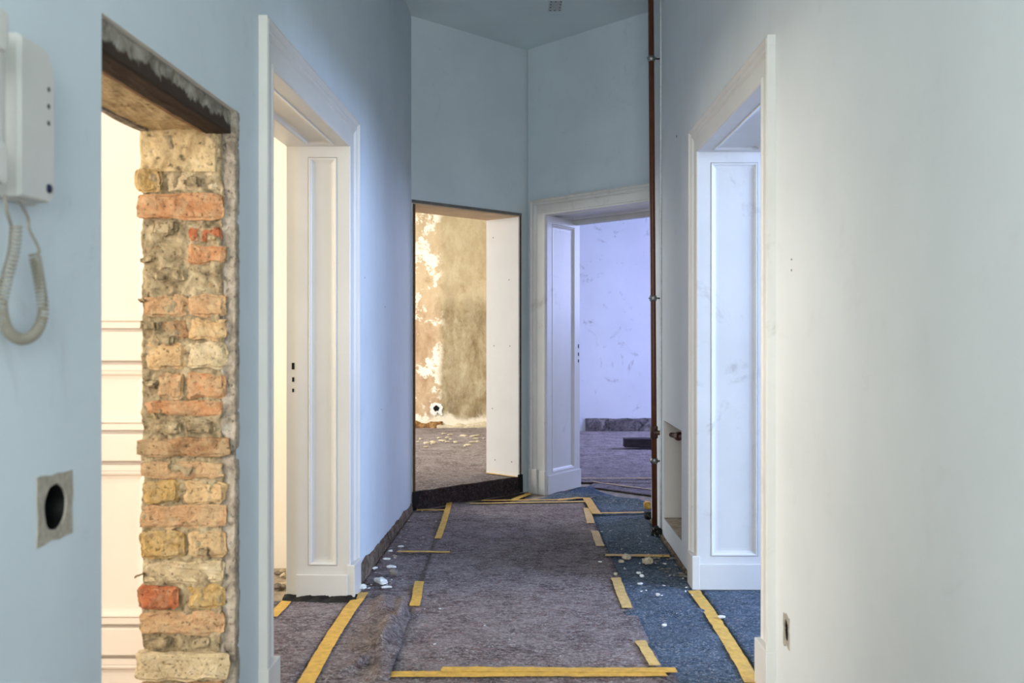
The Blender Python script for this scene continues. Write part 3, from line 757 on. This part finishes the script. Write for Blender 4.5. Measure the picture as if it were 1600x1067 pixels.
chip(617, 874, .030, .012, .010, 'beige plaster sliver in front of the crosswise left tape', 'chip_warm', 59, rot=-.6)
chip(610, 866, .026, .016, .010, 'white plaster sliver at the left end of the crosswise tape', seed=60)
chip(1012, 886, .052, .06, .036, 'large rounded cream plaster lump on the blue fleece', 'chip_warm', 61)
chip(979, 879, .042, .05, .030, 'crumbly beige mortar lump lying on the yellow tape', 'chip_warm', 62, rot=.4)
chip(970, 884, .03, .03, .014, 'flat beige crumb left of the mortar lump on the tape', 'chip_warm', 63)
chip(998, 901, .022, .02, .010, 'small white chip in front of the large cream lump', seed=64)
chip(1003, 906, .024, .02, .012, 'white chip just below the one in front of the cream lump', seed=65)
chip(1000, 917.5, .026, .018, .010, 'bright white chip at the edge of the bright blue patch', seed=66)
chip(1028, 935, .020, .022, .012, 'white chip in the middle of the bright blue patch', seed=67)
chip(1038, 984, .018, .018, .010, 'white crumb on the blue fleece nearest the viewer', seed=68)
chip(937, 883.5, .020, .016, .008, 'lone white chip near the right edge of the brown runner', seed=69)
chip(962, 903, .02, .02, .012, 'grey white chip on the right runner seam', 'chip_warm', 70)
chip(1128, 971, .03, .02, .012, 'pale chip on the blue fleece beyond the right threshold tape', seed=71)
def scatter(label, group, region, n_, mat, s0, s1, seed0):
    for k in range(n_):
        px, py = region(k); s_ = R.uniform(s0, s1)
        chip(px, py, s_*R.uniform(1.0, 2.4), s_*R.uniform(.7, 1.1), s_*.4, label, mat, seed0+k, R.uniform(0, 3), group, 'crumb')
def rl(k):
    t = R.random(); py = 800+130*t; x0 = 641-1.0/1.36*(py-800)*1.0; return x0+10+R.random()**1.6*60, py
scatter('tiny plaster crumb strewn along the left wall base', 'plaster crumbs by the left wall', rl, 60, 'chip', .003, .009, 100)
def rr(k):
    t = R.random(); py = 830+110*t; x1 = 1024+(py-830)*.72; return x1-12-R.random()**1.3*95, py
scatter('tiny plaster crumb strewn on the blue fleece by the right wall', 'plaster crumbs by the right wall', rr, 55, 'chip', .003, .009, 200)
def rb(k):
    t = R.random(); py = 870+38*t; x1 = 1052+(py-870)*.72; return x1-2-R.random()*34, py
scatter('tiny brown grit crumb in the dusty corner by the right wall', 'brown grit by the right wall', rb, 50, 'grey_chip', .005, .016, 300)
scatter('tiny white crumb lying on the brown runner', 'white crumbs on the runner', lambda k: (R.uniform(660, 950), R.uniform(800, 1045)), 45, 'chip', .003, .007, 400)
def fc(k): return R.uniform(652, 762), R.uniform(672, 700)
for k in range(26):
    px, py = fc(k); y = (HC-.125)*1556/(py-525); s_ = R.uniform(.012, .06)
    o = rough_box('plaster_chip', ((px-800)*y/1556, y, .135), (s_*1.6, s_, .02), M['chip_warm'], None, 500+k, .005, 2, rnd=.004,
                  label='small plaster flake on the raised floor near the bare wall', category='crumb', group='flakes in the bare plaster room'); o.rotation_euler.z = R.uniform(0, 3)
for (px, py, a_) in ((757, 706, .08), (748, 744, .05)):
    y = (HC-.125)*1556/(py-525); 
for k in range(14):
    px, py = R.uniform(432, 447), R.uniform(897, 925); p = F(px, py)
    rough_box('plaster_chip', (p.x, p.y, .018), (.03, .03, .02), M['chip_warm' if k % 2 else 'grey_chip'], None, 600+k, .006, 2, rnd=.004,
              label='lump of rubble inside the left panelled doorway', category='crumb', group='rubble in the left room')
# old timber on the floor of the bluish room
rough_box('timber_beam', ((1040-800)*10.9/1556, 10.9, .085), (.92, .16, .10), M['old_wood'], None, 77, .004, 8, rnd=.004, label='dark old timber lying on the floor of the bluish room', category='timber')

# ------------------------------------------------------------------ heating pipe
pipe = empty('heating_pipe', (.899, 6.27, 0), label='tall brown riser pipe at the far end of the right wall', category='pipe')
pp = lambda z: Vector((-.0255*(z/3.5), 0, z))
tube('pipe_tube', [pp(.02), pp(1.0), pp(2.0), pp(CEIL)], .0175, M['pipe'], pipe, 20)
for py in (92, 466, 720):
    z = HC-(py-525)*6.27/1556; q = pp(z)
    c_ = tube('pipe_clamp', [q+Vector((0, 0, -.018)), q+Vector((0, 0, -.008)), q+Vector((0, 0, .008)), q+Vector((0, 0, .018))], [.020, .024, .024, .020], M['steel'], pipe, 20)
    tube('clamp_bolt', [q+Vector((-.030, -.018, 0)), q+Vector((.03, -.018, 0))], .005, M['steel'], c_, 8)
    tube('clamp_bolt', [q+Vector((.0, .0, 0)), q+Vector((.055, .0, 0))], .005, M['rust'], c_, 8)
q = pp(3.46); tube('pipe_coupling', [q+Vector((0,0,-.05)), q+Vector((0,0,-.045)), q+Vector((0,0,.045)), q+Vector((0,0,.05))], [.019, .025, .025, .019], M['rust'], pipe, 16)
zb_ = HC-(677-525)*6.2/1556
br = [pp(zb_)+Vector((0, -.01, 0)), pp(zb_)+Vector((.05, -.06, 0)), Vector((.09, -.19, zb_)), Vector((.13, -.31, zb_)), Vector((.22, -.43, zb_))]
b_ = tube('branch_pipe', br, .015, M['rust'], pipe, 14)
tube('tee_joint', [pp(zb_-.04), pp(zb_-.035), pp(zb_+.035), pp(zb_+.04)], [.019, .024, .024, .019], M['rust'], pipe, 16)
d_ = (br[3]-br[2]).normalized(); q = br[2]+d_*.06
tube('union_nut', [q-d_*.018, q-d_*.016, q+d_*.016, q+d_*.018], [.018, .027, .027, .018], M['rust'], pipe, 6, smooth=False)
tube('wall_cable', [FR.P(6.20, -.006, z) for z in (.02, .6, 1.2, 2.0, 2.8, 3.53)], .006, M['cable'], None, 8, label='thin painted cable running up the right wall beside the brown pipe', category='cable')

# ------------------------------------------------------------------ door intercom
ph = empty('intercom_phone', FL.P(1.66, 0, 1.62), label='off-white wall intercom handset unit with coiled cord', category='intercom')
iv = Matrix.Translation(-ph.location)
def fp(o): o.data.transform(iv); return o
# base plate, with a domed top, bulging housing
def slab(name, s0, s1, z0, z1, v0, v1, mat, rt, rb_, bev=.006, par=None):
    """rounded slab: far top corner radius rt, far bottom corner radius rb_"""
    out = [(s0, z0)]
    for k in range(9):
        t = -math.pi/2+math.pi/2*k/8; out.append((s1-rb_+rb_*math.cos(t), z0+rb_+rb_*math.sin(t)))
    for k in range(9):
        t = math.pi/2*k/8; out.append((s1-rt*.8+rt*.8*math.cos(t), z1-rt+rt*math.sin(t)))
    out.append((s0, z1)); N = len(out); cs = sum(o[0] for o in out)/N; cz = sum(o[1] for o in out)/N
    vs = []; fs = []
    for (v, k) in ((v0, 1), (v1+bev*(-1 if v1 > v0 else 1), 1), (v1, .94)):
        for (s, z) in out: vs.append(FL.P(cs+(s-cs)*k, v, cz+(z-cz)*(1-(1-k)*.45)))
    for j in range(2):
        for i in range(N): a = j*N+i; b = j*N+(i+1) % N; fs.append((a, b, b+N, a+N))
    fs.append(tuple(range(2*N, 3*N))); fs.append(tuple(range(N))[::-1])
    return fp(mesh(name, vs, fs, mat, par or ph))
slab('base_plate', 1.50, 1.797, 1.482, 1.765, -.001, -.018, M['phone'], .05, .02)
slab('housing', 1.675, 1.792, 1.486, 1.760, -.016, -.042, M['phone'], .055, .02)
for zc in (1.628, 1.658, 1.688):
    P_ = FL.P(1.772, -.0415, zc); fp(tube('speaker_slot', [P_, P_-FL.v*.0012], .0045, M['black'], ph, 10))
P_ = FL.P(1.772, -.0415, 1.512); fp(tube('call_button', [P_, P_-FL.v*.004], [.0085, .0075], M['button'], ph, 16))
hs = empty('handset', (0, 0, 0), ph)
def hsm(o): o.data.transform(iv); return o
hsm(fbox('handset_grip', FL, 1.515, 1.572, -.072, -.050, 1.53, 1.72, M['phone'], hs, bevel=.008))
hsm(fbox('earpiece', FL, 1.508, 1.576, -.080, -.022, 1.695, 1.762, M['phone'], hs, bevel=.012))
hsm(fbox('mouthpiece', FL, 1.508, 1.576, -.080, -.022, 1.488, 1.555, M['phone'], hs, bevel=.012))
# cord: straight tails and a long coil hanging in a loop
def wallpt(px, py, off):
    Y = (.92-off)*1556/(848-px); q = FL.P(Y, -off, HC-(py-525)*Y/1556); return q
def smooth_path(P, n_):
    out = []
    for i in range(len(P)-1):
        p0, p1, p2, p3 = P[max(i-1, 0)], P[i], P[i+1], P[min(i+2, len(P)-1)]
        for k in range(n_):
            t = k/n_; out.append(.5*((2*p1)+(p2-p0)*t+(2*p0-5*p1+4*p2-p3)*t*t+(3*p1-p0-3*p2+p3)*t**3))
    out.append(P[-1]); return out
pl = [wallpt(*q) for q in ((26, 352, .045), (22, 395, .045), (10, 440, .04), (3, 480, .035), (12, 515, .03), (34, 530, .03), (56, 520, .03), (68, 490, .03), (64, 450, .03), (55, 400, .035))]
path = smooth_path(pl, 60)
seg = [0]
for i in range(1, len(path)): seg.append(seg[-1]+(path[i]-path[i-1]).length)
tot = seg[-1]; turns = 62; hel = []
ref = Vector((-1, .03, 0)); steps = turns*9; j = 0
for k in range(steps+1):
    L = tot*k/steps
    while j < len(seg)-2 and seg[j+1] < L: j += 1
    t = (L-seg[j])/max(1e-9, seg[j+1]-seg[j]); c = path[j].lerp(path[j+1], t); d = (path[j+1]-path[j]).normalized()
    x = (ref-d*ref.dot(d)).normalized(); y = d.cross(x); th = 2*math.pi*turns*k/steps
    hel.append(c+(x*math.cos(th)+y*math.sin(th))*.0085)
fp(tube('coiled_cord', hel, .0021, M['cord'], ph, 6))
fp(tube('cord_tail', smooth_path([wallpt(8, 305, .05), wallpt(12, 330, .048), hel[0]], 8), .0026, M['cord'], ph, 8))
fp(tube('cord_tail', smooth_path([wallpt(30, 312, .03), wallpt(44, 340, .02), wallpt(47, 360, .02), wallpt(62, 392, .025), hel[-1]], 8), .0026, M['cord'], ph, 8))
